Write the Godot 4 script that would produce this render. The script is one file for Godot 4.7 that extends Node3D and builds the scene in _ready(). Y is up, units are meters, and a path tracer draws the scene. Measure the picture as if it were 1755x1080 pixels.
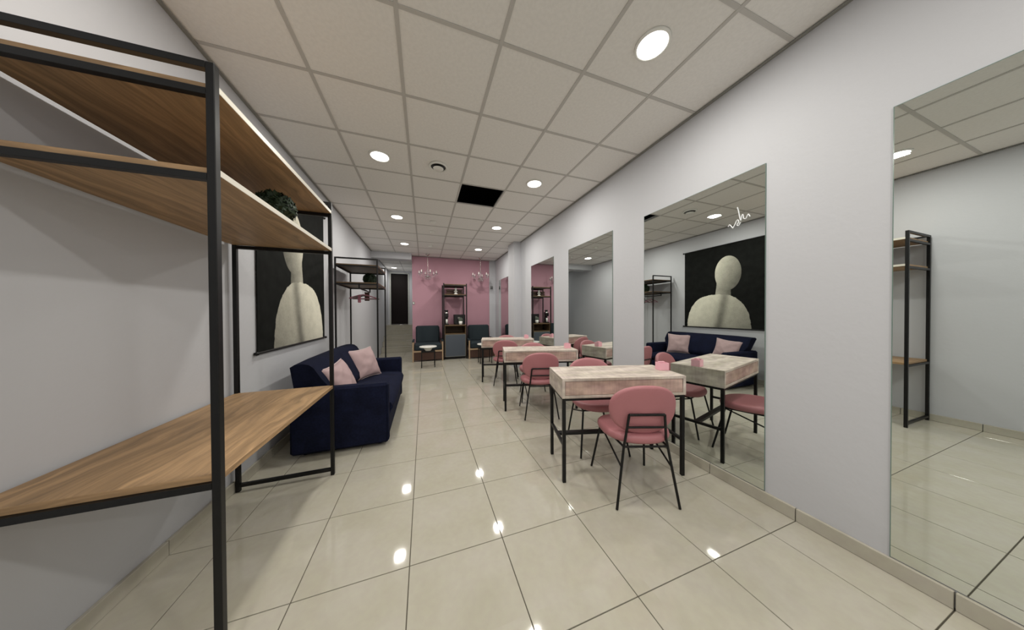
extends Node3D
# Beauty salon: grey room with mirrors, pink end wall, manicure tables, navy sofa.
# x to the right, y up, the room runs away from the camera along -z ("depth" d = -z).

const XL := -1.334      # left wall face
const XR := 2.19        # right wall face
const HC := 2.984       # underside of the ceiling grid
const DB := 7.95        # pink end wall
const DE := 11.0        # end of the side passage
const DF := -3.0        # wall behind the camera
const TOP := 4.5        # underside of the slab above the suspended ceiling
const CX := -0.134      # a ceiling grid line
const CZ := 1.519
const FX := -0.581      # a floor joint
const FZ := 1.397

var used := {}
var M := {}

# ------------------------------------------------------------------ mesh builder
class MB:
	var v := PackedVector3Array()
	var g := PackedInt32Array()
	var t := Transform3D.IDENTITY
	func tri(a: Vector3, b: Vector3, c: Vector3, s := -1) -> void:
		v.append(t * a); v.append(t * b); v.append(t * c); g.append(s)
	func quad(a: Vector3, b: Vector3, c: Vector3, d: Vector3, s := -1) -> void:
		tri(a, b, c, s); tri(a, c, d, s)
	func fix(from: int) -> void:
		var vol := 0.0
		var o := v[from]
		for k in range(from, v.size(), 3):
			vol += (v[k] - o).dot((v[k + 1] - o).cross(v[k + 2] - o))
		if vol > 0.0:
			for k in range(from, v.size(), 3):
				var q := v[k + 1]
				v[k + 1] = v[k + 2]
				v[k + 2] = q
	func box(c: Vector3, s: Vector3, b := 0.0, ba := Basis.IDENTITY) -> MB:
		var st := v.size()
		var h := s * 0.5
		b = minf(b, minf(h.x, minf(h.y, h.z)) * 0.95)
		if b <= 0.0:
			for ax in 3:
				for sg in [-1.0, 1.0]:
					var n := Vector3.ZERO; n[ax] = sg * h[ax]
					var p := Vector3.ZERO; p[(ax + 1) % 3] = h[(ax + 1) % 3]
					var q := Vector3.ZERO; q[(ax + 2) % 3] = h[(ax + 2) % 3]
					if sg > 0: quad(c + ba * (n - p - q), c + ba * (n + p - q), c + ba * (n + p + q), c + ba * (n - p + q))
					else: quad(c + ba * (n - p - q), c + ba * (n - p + q), c + ba * (n + p + q), c + ba * (n + p - q))
			fix(st)
			return self
		var i := h - Vector3(b, b, b)
		# corner(sx,sy,sz,ax): the corner of the face across ax
		var cr := func(sx: float, sy: float, sz: float, ax: int) -> Vector3:
			var p := Vector3(sx * i.x, sy * i.y, sz * i.z)
			p[ax] = [sx, sy, sz][ax] * h[ax]
			return c + ba * p
		for ax in 3:
			var a1 := (ax + 1) % 3
			var a2 := (ax + 2) % 3
			for sg in [-1.0, 1.0]:
				var pts := []
				for q in [[-1.0, -1.0], [1.0, -1.0], [1.0, 1.0], [-1.0, 1.0]]:
					var e := [0.0, 0.0, 0.0]
					e[ax] = sg; e[a1] = q[0]; e[a2] = q[1]
					pts.append(cr.call(e[0], e[1], e[2], ax))
				if sg > 0: quad(pts[0], pts[1], pts[2], pts[3])
				else: quad(pts[3], pts[2], pts[1], pts[0])
			# bevel strips along ax
			for q in [[-1.0, -1.0], [1.0, -1.0], [1.0, 1.0], [-1.0, 1.0]]:
				var e0 := [0.0, 0.0, 0.0]
				e0[a1] = q[0]; e0[a2] = q[1]; e0[ax] = -1.0
				var e1 := e0.duplicate(); e1[ax] = 1.0
				var A = cr.call(e0[0], e0[1], e0[2], a1)
				var B = cr.call(e1[0], e1[1], e1[2], a1)
				var C = cr.call(e1[0], e1[1], e1[2], a2)
				var D = cr.call(e0[0], e0[1], e0[2], a2)
				if q[0] * q[1] > 0: quad(D, C, B, A)
				else: quad(A, B, C, D)
		for sx in [-1.0, 1.0]:
			for sy in [-1.0, 1.0]:
				for sz in [-1.0, 1.0]:
					var A = cr.call(sx, sy, sz, 0)
					var B = cr.call(sx, sy, sz, 1)
					var C = cr.call(sx, sy, sz, 2)
					if sx * sy * sz > 0: tri(A, B, C)
					else: tri(A, C, B)
		fix(st)
		return self
	func bar(a: Vector3, b: Vector3, w: float, hh: float, bev := 0.002, up := Vector3.UP) -> MB:
		var z := (b - a).normalized()
		if absf(z.dot(up)) > 0.98: up = Vector3.RIGHT
		var x := up.cross(z).normalized()
		var y := z.cross(x)
		return box((a + b) * 0.5, Vector3(w, hh, a.distance_to(b)), bev, Basis(x, y, z))
	func loft(rings: Array, caps := true, s := 1, closed := true) -> MB:
		var st := v.size()
		for k in rings.size() - 1:
			var p: PackedVector3Array = rings[k]
			var q: PackedVector3Array = rings[k + 1]
			var n := p.size()
			for j in (n if closed else n - 1):
				var j2 := (j + 1) % n
				if p[j].distance_squared_to(p[j2]) > 1e-12: tri(p[j], p[j2], q[j2], s)
				if q[j].distance_squared_to(q[j2]) > 1e-12: tri(p[j], q[j2], q[j], s)
		if caps:
			for e in [0, rings.size() - 1]:
				var p: PackedVector3Array = rings[e]
				var m := Vector3.ZERO
				for a in p: m += a
				m /= p.size()
				for j in p.size():
					var j2 := (j + 1) % p.size()
					if p[j].distance_squared_to(p[j2]) > 1e-12:
						if e == 0: tri(m, p[j2], p[j], s + 1)
						else: tri(m, p[j], p[j2], s + 1)
		fix(st)
		return self
	func tube(pts: Array, r: float, n := 8) -> MB:
		var rings := []
		var side := Vector3.ZERO
		for k in pts.size():
			var d: Vector3
			if k == 0: d = pts[1] - pts[0]
			elif k == pts.size() - 1: d = pts[k] - pts[k - 1]
			else: d = (pts[k + 1] - pts[k]).normalized() + (pts[k] - pts[k - 1]).normalized()
			d = d.normalized()
			if side == Vector3.ZERO:
				side = d.cross(Vector3.UP if absf(d.y) < 0.9 else Vector3.RIGHT).normalized()
			else:
				side = (side - d * side.dot(d)).normalized()
			var up2 := side.cross(d)
			var ring := PackedVector3Array()
			for j in n:
				var a := TAU * j / n
				ring.append(pts[k] + (side * cos(a) + up2 * sin(a)) * r)
			rings.append(ring)
		return loft(rings, true, 1)
	func lathe(prof: Array, n := 24, c := Vector3.ZERO, s := 1, caps := true) -> MB:
		var rings := []
		for p in prof:
			var ring := PackedVector3Array()
			for j in n:
				var a := TAU * j / n
				ring.append(c + Vector3(cos(a) * p[0], p[1], sin(a) * p[0]))
			rings.append(ring)
		return loft(rings, caps, s)
	# a padded slab: outline (x,y) points, half thickness h, rounded rim r, bent by a callable
	func pad(outline: Array, h: float, r: float, bend: Callable, steps := 5, dome := 0.0) -> MB:
		var rings := []
		var prof := []
		for k in steps + 1:
			var a := -PI / 2 + PI * k / steps
			prof.append([r * (1.0 - cos(a)), sin(a) * h])
		for e in [[-h, -1.0], [h, 1.0]]:
			var more := []
			for f in [0.05, 0.4, 0.75]: more.append([f, e[0] + e[1] * dome * (1.0 - f * f)])
			if e[1] < 0:
				for m in more: rings.append(ring_of(outline, m[0], r, m[1], bend))
				for p in prof: rings.append(ring_in(outline, p[0], p[1], bend))
			else:
				more.reverse()
				for m in more: rings.append(ring_of(outline, m[0], r, m[1], bend))
		return loft(rings, true, 1)
	func ring_in(o: Array, inset: float, z: float, bend: Callable) -> PackedVector3Array:
		var r := PackedVector3Array()
		for p in o:
			var l: float = p.length()
			var q: Vector2 = p * ((l - inset) / l)
			r.append(bend.call(Vector3(q.x, q.y, z)))
		return r
	func ring_of(o: Array, f: float, inset: float, z: float, bend: Callable) -> PackedVector3Array:
		var r := PackedVector3Array()
		for p in o:
			var l: float = p.length()
			var q: Vector2 = p * ((l - inset) / l) * f
			r.append(bend.call(Vector3(q.x, q.y, z)))
		return r
	func mesh() -> ArrayMesh:
		var st := SurfaceTool.new()
		st.begin(Mesh.PRIMITIVE_TRIANGLES)
		for k in g.size():
			st.set_smooth_group(g[k] if g[k] >= 0 else 0xFFFFFFFF)
			for e in 3: st.add_vertex(v[3 * k + e])
		st.generate_normals()
		return st.commit()

# ------------------------------------------------------------------ scene helpers
func P(x: float, y: float, d: float) -> Vector3: return Vector3(x, y, -d)

func numbered(n: String) -> String:
	used[n] = used.get(n, -1) + 1
	return n if used[n] == 0 else "%s_%03d" % [n, used[n]]

func tag(o: Node, label: String, category: String, group := "") -> void:
	o.set_meta("label", label); o.set_meta("category", category)
	if group: o.set_meta("group", group)

func thing(called: String, label: String, category: String, at := Vector3.ZERO, turn := 0.0, group := "") -> Node3D:
	var o := Node3D.new()
	o.name = numbered(called)
	add_child(o)
	o.position = at; o.rotation.y = turn
	tag(o, label, category, group)
	return o

func struct(called: String) -> Node3D:
	var o := Node3D.new()
	o.name = numbered(called)
	add_child(o)
	o.set_meta("kind", "structure")
	return o

func put(parent: Node, called: String, mesh: Mesh, m: Material, at := Vector3.ZERO) -> MeshInstance3D:
	var o := MeshInstance3D.new()
	o.name = called
	o.mesh = mesh
	o.material_override = m
	o.position = at
	o.cast_shadow = GeometryInstance3D.SHADOW_CASTING_SETTING_ON
	parent.add_child(o, true)
	return o

func part(parent: Node, called: String, b: MB, m: Material) -> MeshInstance3D:
	return put(parent, called, b.mesh(), m)

func sbox(called: String, x0: float, x1: float, y0: float, y1: float, d0: float, d1: float, m: Material) -> MeshInstance3D:
	var o := part(self, numbered(called), MB.new().box(P((x0 + x1) / 2, (y0 + y1) / 2, (d0 + d1) / 2), Vector3(x1 - x0, y1 - y0, d1 - d0)), m)
	o.set_meta("kind", "structure")
	return o

func copy(o: Node3D, at: Vector3, turn: float, label: String) -> Node3D:
	var c: Node3D = o.duplicate()
	var base := String(o.name).rstrip("0123456789").rstrip("_")
	c.name = numbered(base)
	add_child(c)
	c.position = at; c.rotation.y = turn
	c.set_meta("label", label)
	return c

func oval(w: float, h: float, n := 36, e := 2.0, up := 0.0) -> Array:
	var o := []
	for k in n:
		var a := TAU * k / n
		var c := cos(a)
		var s := sin(a)
		var p := Vector2(signf(c) * pow(absf(c), 2.0 / e) * w / 2, signf(s) * pow(absf(s), 2.0 / e) * h / 2)
		p.x *= 1.0 + up * p.y / h
		o.append(p)
	return o

# ------------------------------------------------------------------ materials
func mat(c: Color, rough := 0.6, metal := 0.0, spec := 0.5) -> StandardMaterial3D:
	var m := StandardMaterial3D.new()
	m.albedo_color = c
	m.roughness = rough
	m.metallic = metal
	m.metallic_specular = spec
	return m

func picture(w: int, h: int, f: Callable) -> ImageTexture:
	var im := Image.create(w, h, false, Image.FORMAT_RGB8)
	for y in h:
		for x in w: im.set_pixel(x, y, f.call(x, y))
	return ImageTexture.create_from_image(im)

func noise(seed_: int, freq: float, oct := 4) -> FastNoiseLite:
	var n := FastNoiseLite.new()
	n.seed = seed_; n.frequency = freq; n.fractal_octaves = oct
	n.noise_type = FastNoiseLite.TYPE_SIMPLEX_SMOOTH
	return n

func tri_tex(m: StandardMaterial3D, t: Texture2D, scale: float, world := false) -> StandardMaterial3D:
	m.albedo_texture = t
	m.uv1_triplanar = true
	m.uv1_world_triplanar = world
	m.uv1_scale = Vector3(scale, scale, scale)
	m.uv1_offset = Vector3(0.5, 0.5, 0.5)
	return m

func make_materials() -> void:
	M.wall = mat(Color(0.765, 0.77, 0.79), 0.75)
	var wn := noise(3, 0.05, 5)
	M.wall.normal_enabled = true
	M.wall.normal_texture = picture(256, 256, func(x, y):
		var a := wn.get_noise_2d(x, y)
		return Color(0.5 + (wn.get_noise_2d(x + 1, y) - a) * 1.2, 0.5 + (wn.get_noise_2d(x, y + 1) - a) * 1.2, 1.0))
	M.wall.normal_scale = 0.05
	M.wall.uv1_triplanar = true
	M.wall.uv1_world_triplanar = true
	M.wall.uv1_scale = Vector3(1.5, 1.5, 1.5)
	M.pink = M.wall.duplicate(); M.pink.albedo_color = Color(0.73, 0.555, 0.61)
	M.concrete = mat(Color(0.52, 0.51, 0.50), 0.95, 0.0, 0.2)
	# ceiling
	var cn := noise(11, 0.11, 4)
	M.tile = mat(Color(1, 1, 1), 0.9, 0.0, 0.25)
	tri_tex(M.tile, picture(256, 256, func(x, y):
		var a := 0.93 + 0.02 * cn.get_noise_2d(x, y) + 0.012 * cn.get_noise_2d(x * 5.0, y * 5.0 + 900)
		return Color(a, a * 0.992, a * 0.98)), 1.2, true)
	M.tee = mat(Color(0.76, 0.75, 0.735), 0.6)
	M.angle = mat(Color(0.55, 0.55, 0.53), 0.6)
	# floor
	var fn := noise(21, 0.012, 5)
	M.floor = mat(Color(1, 1, 1), 0.05, 0.0, 0.5)
	tri_tex(M.floor, picture(512, 512, func(x, y):
		var a := fn.get_noise_2d(x, y)
		var b := fn.get_noise_2d(x * 6.0 + 300, y * 6.0)
		var k := 0.715 + 0.018 * a + 0.012 * b
		return Color(k, k * (0.975 + 0.01 * b), k * (0.90 + 0.02 * a))), 0.5, true)
	M.grout = mat(Color(0.36, 0.34, 0.30), 0.9)
	# oak boards, grain along local x
	var on := noise(31, 0.02, 4)
	M.oak = mat(Color(1, 1, 1), 0.5, 0.0, 0.4)
	tri_tex(M.oak, picture(512, 512, func(x, y):
		var wob := on.get_noise_2d(x * 0.25, y * 0.6) * 18.0
		var a := on.get_noise_2d(x * 0.12, (y + wob) * 3.2)
		var b := on.get_noise_2d(x * 0.5, (y + wob * 0.5) * 14.0 + 700)
		var k := 1.0 + 0.22 * a + 0.12 * b
		return Color(0.62 * k, 0.505 * k, 0.375 * k)), 0.6)
	# washed grey timber of the tables, saw marks across the boards
	var tn := noise(41, 0.010, 4)
	M.wash = mat(Color(1, 1, 1), 0.55, 0.0, 0.4)
	tri_tex(M.wash, picture(512, 512, func(x, y):
		var a := tn.get_noise_2d(x * 0.8, y * 2.6)
		var b := tn.get_noise_2d(x * 2.2 + 50, y * 5.0)
		var c := tn.get_noise_2d(x * 16.0, y * 1.6 + 400)
		var k := 0.76 + 0.13 * a + 0.10 * b + 0.05 * c
		return Color(k, k * (0.938 + 0.02 * b), k * (0.885 + 0.03 * a))), 0.5)
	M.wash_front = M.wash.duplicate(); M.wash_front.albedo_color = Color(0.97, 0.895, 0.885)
	M.black = mat(Color(0.045, 0.045, 0.05), 0.45, 0.3)
	M.black_plastic = mat(Color(0.04, 0.04, 0.045), 0.35)
	# pink leatherette
	var ln := noise(51, 0.08, 3)
	M.leather = mat(Color(0.69, 0.455, 0.475), 0.42, 0.0, 0.45)
	M.leather.normal_enabled = true
	M.leather.normal_texture = picture(256, 256, func(x, y):
		var a := ln.get_noise_2d(x, y)
		return Color(0.5 + (ln.get_noise_2d(x + 1, y) - a) * 0.9, 0.5 + (ln.get_noise_2d(x, y + 1) - a) * 0.9, 1.0))
	M.leather.normal_scale = 0.3
	M.leather.uv1_triplanar = true
	M.leather.uv1_scale = Vector3(5, 5, 5)
	# velvet
	var vn := noise(61, 0.012, 4)
	M.velvet = mat(Color(1, 1, 1), 0.85, 0.0, 0.2)
	tri_tex(M.velvet, picture(256, 256, func(x, y):
		var a := vn.get_noise_2d(x, y)
		var b := vn.get_noise_2d(x * 9.0, y * 9.0 + 500)
		var k := 1.0 + 0.25 * a + 0.18 * b
		return Color(0.09 * k, 0.105 * k, 0.18 * k)), 1.3)
	M.cushion = mat(Color(0.68, 0.58, 0.585), 0.6, 0.0, 0.4)
	M.cushion.rim_enabled = true; M.cushion.rim = 0.2; M.cushion.rim_tint = 0.4
	M.cushion_pale = mat(Color(0.80, 0.73, 0.73), 0.6)
	M.grey_cloth = mat(Color(0.19, 0.22, 0.24), 0.9, 0.0, 0.2)
	M.edge = mat(Color(0.88, 0.86, 0.81), 0.4)  # pale tone for board fronts that catch the lamp light
	M.beech = mat(Color(0.68, 0.58, 0.47), 0.5)
	M.brown = mat(Color(0.30, 0.20, 0.16), 0.55)
	M.slate = mat(Color(0.29, 0.32, 0.36), 0.45)
	M.white = mat(Color(0.93, 0.93, 0.91), 0.3)
	M.paper_pink = mat(Color(0.95, 0.72, 0.77), 0.4)
	M.rose = mat(Color(0.60, 0.36, 0.42), 0.5)
	M.grey = mat(Color(0.48, 0.49, 0.48), 0.5)
	M.mirror = mat(Color(0.90, 0.92, 0.91), 0.0, 1.0)
	M.mirror_edge = mat(Color(0.42, 0.50, 0.47), 0.2)
	M.vinyl = mat(Color(0.95, 0.96, 0.97), 0.4)
	M.door = mat(Color(0.075, 0.045, 0.042), 0.6, 0.0, 0.3)
	M.frame = mat(Color(0.72, 0.73, 0.71), 0.5)
	M.leaf = mat(Color(0.075, 0.16, 0.065), 0.6)
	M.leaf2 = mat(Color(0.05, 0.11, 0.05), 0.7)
	M.sage = mat(Color(0.46, 0.50, 0.45), 0.7)
	M.chrome = mat(Color(0.80, 0.78, 0.76), 0.15, 1.0)
	M.crystal = mat(Color(0.95, 0.93, 0.94), 0.03)
	M.crystal.refraction_enabled = true
	M.crystal.refraction_scale = 0.05
	M.crystal.transparency = BaseMaterial3D.TRANSPARENCY_ALPHA
	M.crystal.albedo_color.a = 0.15
	M.lamp = mat(Color(1, 1, 1), 0.5)
	M.lamp.emission_enabled = true
	M.lamp.emission = Color(1.0, 0.985, 0.95)
	M.lamp.emission_energy_multiplier = 9.0
	# wall hanging: charcoal cloth printed with a plain pale stone figure
	var pn := noise(71, 0.02, 4)
	M.print = mat(Color(1, 1, 1), 0.85, 0.0, 0.2)
	M.print.albedo_texture = picture(480, 544, func(x, y):
		var u: float = x / 480.0      # 0 at the near end, 1 at the far end
		var w: float = y / 544.0      # 0 at the top
		var n := pn.get_noise_2d(x, y)
		var n2 := pn.get_noise_2d(x * 5.0, y * 5.0)
		var c := Color(0.10, 0.105, 0.10) * (1.0 + 0.25 * n)
		var hd := Vector2((u - 0.42) / 0.155, (w - 0.34) / 0.205).length()
		var neck: bool = absf(u - 0.47 - 0.05 * (w - 0.5)) < 0.085 + 0.06 * pow(maxf(w - 0.5, 0.0), 0.8) and w > 0.42 and w < 0.68
		var sh := Vector2((u - 0.56) / 0.40, (w - 1.02) / 0.43)
		var torso: bool = pow(absf(sh.x), 2.6) + pow(absf(sh.y), 2.2) < 1.0 + 0.05 * n
		if hd < 1.0 or neck or torso:
			# printed tones of a smooth stone bust
			var t := 0.0
			if hd < 1.0 and not torso: t = 0.5 + 0.5 * (u - 0.42) / 0.155 * 0.8 - 0.25 * (w - 0.34) / 0.205
			elif torso: t = 0.62 + 0.35 * sh.x - 0.3 * sh.y - 0.45 * exp(-pow((u - 0.47 - 0.2 * (w - 0.7)) / 0.05, 2.0))
			else: t = 0.35 + 3.2 * (u - 0.47)
			var k := clampf(0.38 + 0.52 * t, 0.22, 0.9) + 0.04 * n + 0.03 * n2
			c = Color(k, k * 0.985, k * 0.91)
		c.a = 1.0
		return c)

# ------------------------------------------------------------------ objects
func downlight(x: float, d: float, label: String, lit := 1.0) -> void:
	var o := thing("ceiling_downlight", label, "ceiling light", P(x, HC, d), 0.0, "round ceiling downlights")
	part(o, "trim_ring", MB.new().lathe([[0.086, 0.004], [0.086, -0.006], [0.091, -0.010], [0.101, -0.008], [0.104, 0.004], [0.086, 0.004]], 40, Vector3.ZERO, 1, false), M.white)
	part(o, "diffuser", MB.new().lathe([[0.086, -0.002], [0.082, -0.006], [0.05, -0.008], [0.001, -0.0085]], 40), M.lamp)
	var l := AreaLight3D.new()
	l.name = "lamp_light"
	l.area_size = Vector2(0.14, 0.14)
	l.light_color = Color(1.0, 0.985, 0.95)
	l.light_energy = LAMP * lit
	l.area_range = 14.0 if "area_range" in l else 0.0
	l.shadow_enabled = true
	o.add_child(l)
	l.position = Vector3(0, -0.013, 0)
	l.rotation.x = -PI / 2

const LAMP := 1.5

func make_chair(label: String, at: Vector3, turn: float) -> Node3D:
	var o := thing("dining_chair", label, "chair", at, turn, "pink chairs at the tables")
	# seat: padded disc, dished, forward is -z
	part(o, "seat", MB.new().pad(oval(0.475, 0.455, 44, 2.35), 0.032, 0.03, func(p: Vector3):
		return Vector3(p.x, 0.438 + p.z - 0.05 * p.y + 0.05 * pow(absf(p.x) / 0.24, 2.0) * 0.18, -p.y * 1.0), 6, 0.006), M.leather)
	# back: padded oval, curved round the sitter and leaning back
	part(o, "backrest", MB.new().pad(oval(0.458, 0.345, 44, 2.3, 0.06), 0.021, 0.02, func(p: Vector3):
		return Vector3(p.x, 0.645 + p.y, 0.195 + 0.16 * p.y - p.z - 0.75 * p.x * p.x), 6, 0.006), M.leather)
	for s in [-1.0, 1.0]:
		part(o, "leg", MB.new().tube([Vector3(s * 0.209, 0.004, 0.24), Vector3(s * 0.148, 0.40, 0.205), Vector3(s * 0.138, 0.45, 0.205), Vector3(s * 0.119, 0.622, 0.222)], 0.0085, 10), M.black)
		part(o, "leg", MB.new().tube([Vector3(s * 0.224, 0.004, -0.24), Vector3(s * 0.175, 0.398, -0.155)], 0.0085, 10), M.black)
		part(o, "side_brace", MB.new().tube([Vector3(s * 0.176, 0.392, -0.152), Vector3(s * 0.168, 0.27, 0.212)], 0.0065, 8), M.black)
	part(o, "back_bar", MB.new().tube([Vector3(-0.119, 0.622, 0.222), Vector3(0.119, 0.622, 0.222)], 0.0085, 10), M.black)
	part(o, "back_bar", MB.new().tube([Vector3(-0.129, 0.535, 0.213), Vector3(0.129, 0.535, 0.213)], 0.0075, 10), M.black)
	var fr := MB.new()
	fr.tube([Vector3(-0.175, 0.396, -0.155), Vector3(0.175, 0.396, -0.155)], 0.0075, 8)
	fr.tube([Vector3(-0.148, 0.40, 0.203), Vector3(0.148, 0.40, 0.203)], 0.0075, 8)
	for s in [-1.0, 1.0]: fr.tube([Vector3(s * 0.175, 0.397, -0.155), Vector3(s * 0.148, 0.401, 0.203)], 0.0075, 8)
	part(o, "seat_frame", fr, M.black)
	return o

func make_table(label: String, at: Vector3, turn: float) -> Node3D:
	var o := thing("manicure_table", label, "table", at, turn, "washed wood tables along the mirrors")
	var L := 1.0
	var W := 0.43
	# boxed top with a set-back drawer front on the two long sides
	part(o, "table_top", MB.new().box(Vector3(0, 0.79, 0), Vector3(L, 0.022, W), 0.002), M.wash)
	for s in [-1.0, 1.0]:
		part(o, "side_panel", MB.new().box(Vector3(s * (L / 2 - 0.012), 0.714, 0), Vector3(0.024, 0.13, W), 0.002), M.wash)
	part(o, "bottom_panel", MB.new().box(Vector3(0, 0.659, 0), Vector3(L - 0.048, 0.02, W), 0.002), M.wash)
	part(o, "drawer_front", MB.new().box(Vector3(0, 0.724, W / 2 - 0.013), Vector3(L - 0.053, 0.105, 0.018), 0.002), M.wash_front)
	part(o, "back_panel", MB.new().box(Vector3(0, 0.724, -W / 2 + 0.013), Vector3(L - 0.053, 0.105, 0.018), 0.002), M.wash)
	var lx := L / 2 - 0.0175
	var lz := W / 2 - 0.02
	for s in [-1.0, 1.0]:
		for e in [-1.0, 1.0]:
			part(o, "leg", MB.new().box(Vector3(s * lx, 0.3165, e * lz), Vector3(0.026, 0.633, 0.026), 0.002), M.black)
		part(o, "top_rail", MB.new().box(Vector3(s * lx, 0.639, 0), Vector3(0.024, 0.02, 2 * lz - 0.026), 0.001), M.black)
		part(o, "side_stretcher", MB.new().box(Vector3(s * lx, 0.286, 0), Vector3(0.022, 0.022, 2 * lz - 0.026), 0.001), M.black)
	for e in [-1.0, 1.0]:
		part(o, "top_rail", MB.new().box(Vector3(0, 0.639, e * lz), Vector3(2 * lx + 0.026, 0.02, 0.024), 0.001), M.black)
	part(o, "centre_stretcher", MB.new().box(Vector3(0, 0.286, 0), Vector3(2 * lx - 0.022, 0.022, 0.045), 0.001), M.black)
	return o

func make_holder(label: String, at: Vector3, turn: float) -> Node3D:
	var o := thing("desk_holder", label, "box", at, turn, "small pink boxes on the tables")
	var b := MB.new()
	b.box(Vector3(0, 0.003, 0), Vector3(0.08, 0.006, 0.07), 0.001)
	for s in [-1.0, 1.0]:
		b.box(Vector3(s * 0.0385, 0.033, 0), Vector3(0.003, 0.06, 0.07), 0.001)
	b.box(Vector3(0, 0.033, 0.0335), Vector3(0.074, 0.06, 0.003), 0.001)
	b.box(Vector3(0, 0.033, -0.0335), Vector3(0.074, 0.06, 0.003), 0.001)
	part(o, "body", b, M.paper_pink)
	part(o, "card", MB.new().box(Vector3(-0.008, 0.04, 0.0), Vector3(0.05, 0.066, 0.02), 0.001), M.paper_pink)
	return o

func pillow(w: float, h: float, t: float, seed_: int) -> MB:
	var b := MB.new()
	var n := noise(seed_, 3.0, 3)
	var N := 22
	var rows := [[], []]
	for side in 2:
		for j in N + 1:
			var row := PackedVector3Array()
			for i in N + 1:
				var u := 2.0 * i / N - 1.0
				var v2 := 2.0 * j / N - 1.0
				var f := pow(maxf(1.0 - u * u, 0.0), 0.42) * pow(maxf(1.0 - v2 * v2, 0.0), 0.42)
				var x := u * w / 2 * (1.0 - 0.11 * (1.0 - v2 * v2) * absf(u) * absf(u))
				var y := v2 * h / 2 * (1.0 - 0.11 * (1.0 - u * u) * absf(v2) * absf(v2))
				var z := t / 2 * f * (1.0 + 0.22 * n.get_noise_2d(u * 0.35, v2 * 0.35))
				row.append(Vector3(x, y, z if side == 0 else -z))
			rows[side].append(row)
	for side in 2:
		for j in N:
			for i in N:
				var p: PackedVector3Array = rows[side][j]
				var q: PackedVector3Array = rows[side][j + 1]
				if side == 0: b.quad(p[i], q[i], q[i + 1], p[i + 1], 1)
				else: b.quad(p[i], p[i + 1], q[i + 1], q[i], 1)
	b.fix(0)
	return b

func pillow_seam(w: float, h: float) -> MB:
	var pts := []
	for k in 49:
		var s := k / 12.0
		var side := int(s) % 4
		var f := (s - floorf(s)) * 2.0 - 1.0
		var p: Vector2
		match side:
			0: p = Vector2(f, -1)
			1: p = Vector2(1, f)
			2: p = Vector2(-f, 1)
			_: p = Vector2(-1, -f)
		pts.append(Vector3(p.x * w / 2 * (1.0 - 0.11 * (1.0 - p.y * p.y) * p.x * p.x), p.y * h / 2 * (1.0 - 0.11 * (1.0 - p.x * p.x) * p.y * p.y), 0))
	return MB.new().tube(pts, 0.005, 6)

func leaf_ball(r: float, count: int, seed_: int) -> MB:
	var b := MB.new()
	var rng := RandomNumberGenerator.new()
	rng.seed = seed_
	for k in count:
		var y := 1.0 - 2.0 * (k + 0.5) / count
		var a := k * 2.399963
		var d := Vector3(sqrt(1.0 - y * y) * cos(a), y, sqrt(1.0 - y * y) * sin(a))
		var c := d * r * rng.randf_range(0.86, 1.0)
		var s := d.cross(Vector3(rng.randfn(), rng.randfn(), rng.randfn())).normalized()
		var t2 := d.cross(s)
		var n := (d * rng.randf_range(0.2, 1.0) + t2).normalized()
		var l := r * rng.randf_range(0.13, 0.2)
		b.quad(c - n * l, c - s * l * 0.45, c + n * l, c + s * l * 0.45)
	return b

func plant_ball(label: String, at: Vector3, r: float, seed_: int) -> void:
	var o := thing("boxwood_ball", label, "plant", at)
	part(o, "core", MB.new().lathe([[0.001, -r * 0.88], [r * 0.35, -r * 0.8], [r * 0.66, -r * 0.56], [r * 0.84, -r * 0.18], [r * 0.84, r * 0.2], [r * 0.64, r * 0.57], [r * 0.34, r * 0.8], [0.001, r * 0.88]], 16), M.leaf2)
	part(o, "foliage", leaf_ball(r, 900, seed_), M.leaf).set_meta("kind", "stuff")

func strip_frame(o: Node3D, called: String, x: float, z: float, y0: float, y1: float, w := 0.025) -> void:
	part(o, called, MB.new().box(Vector3(x, (y0 + y1) / 2, z), Vector3(w, y1 - y0, w), 0.002), M.black)

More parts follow.
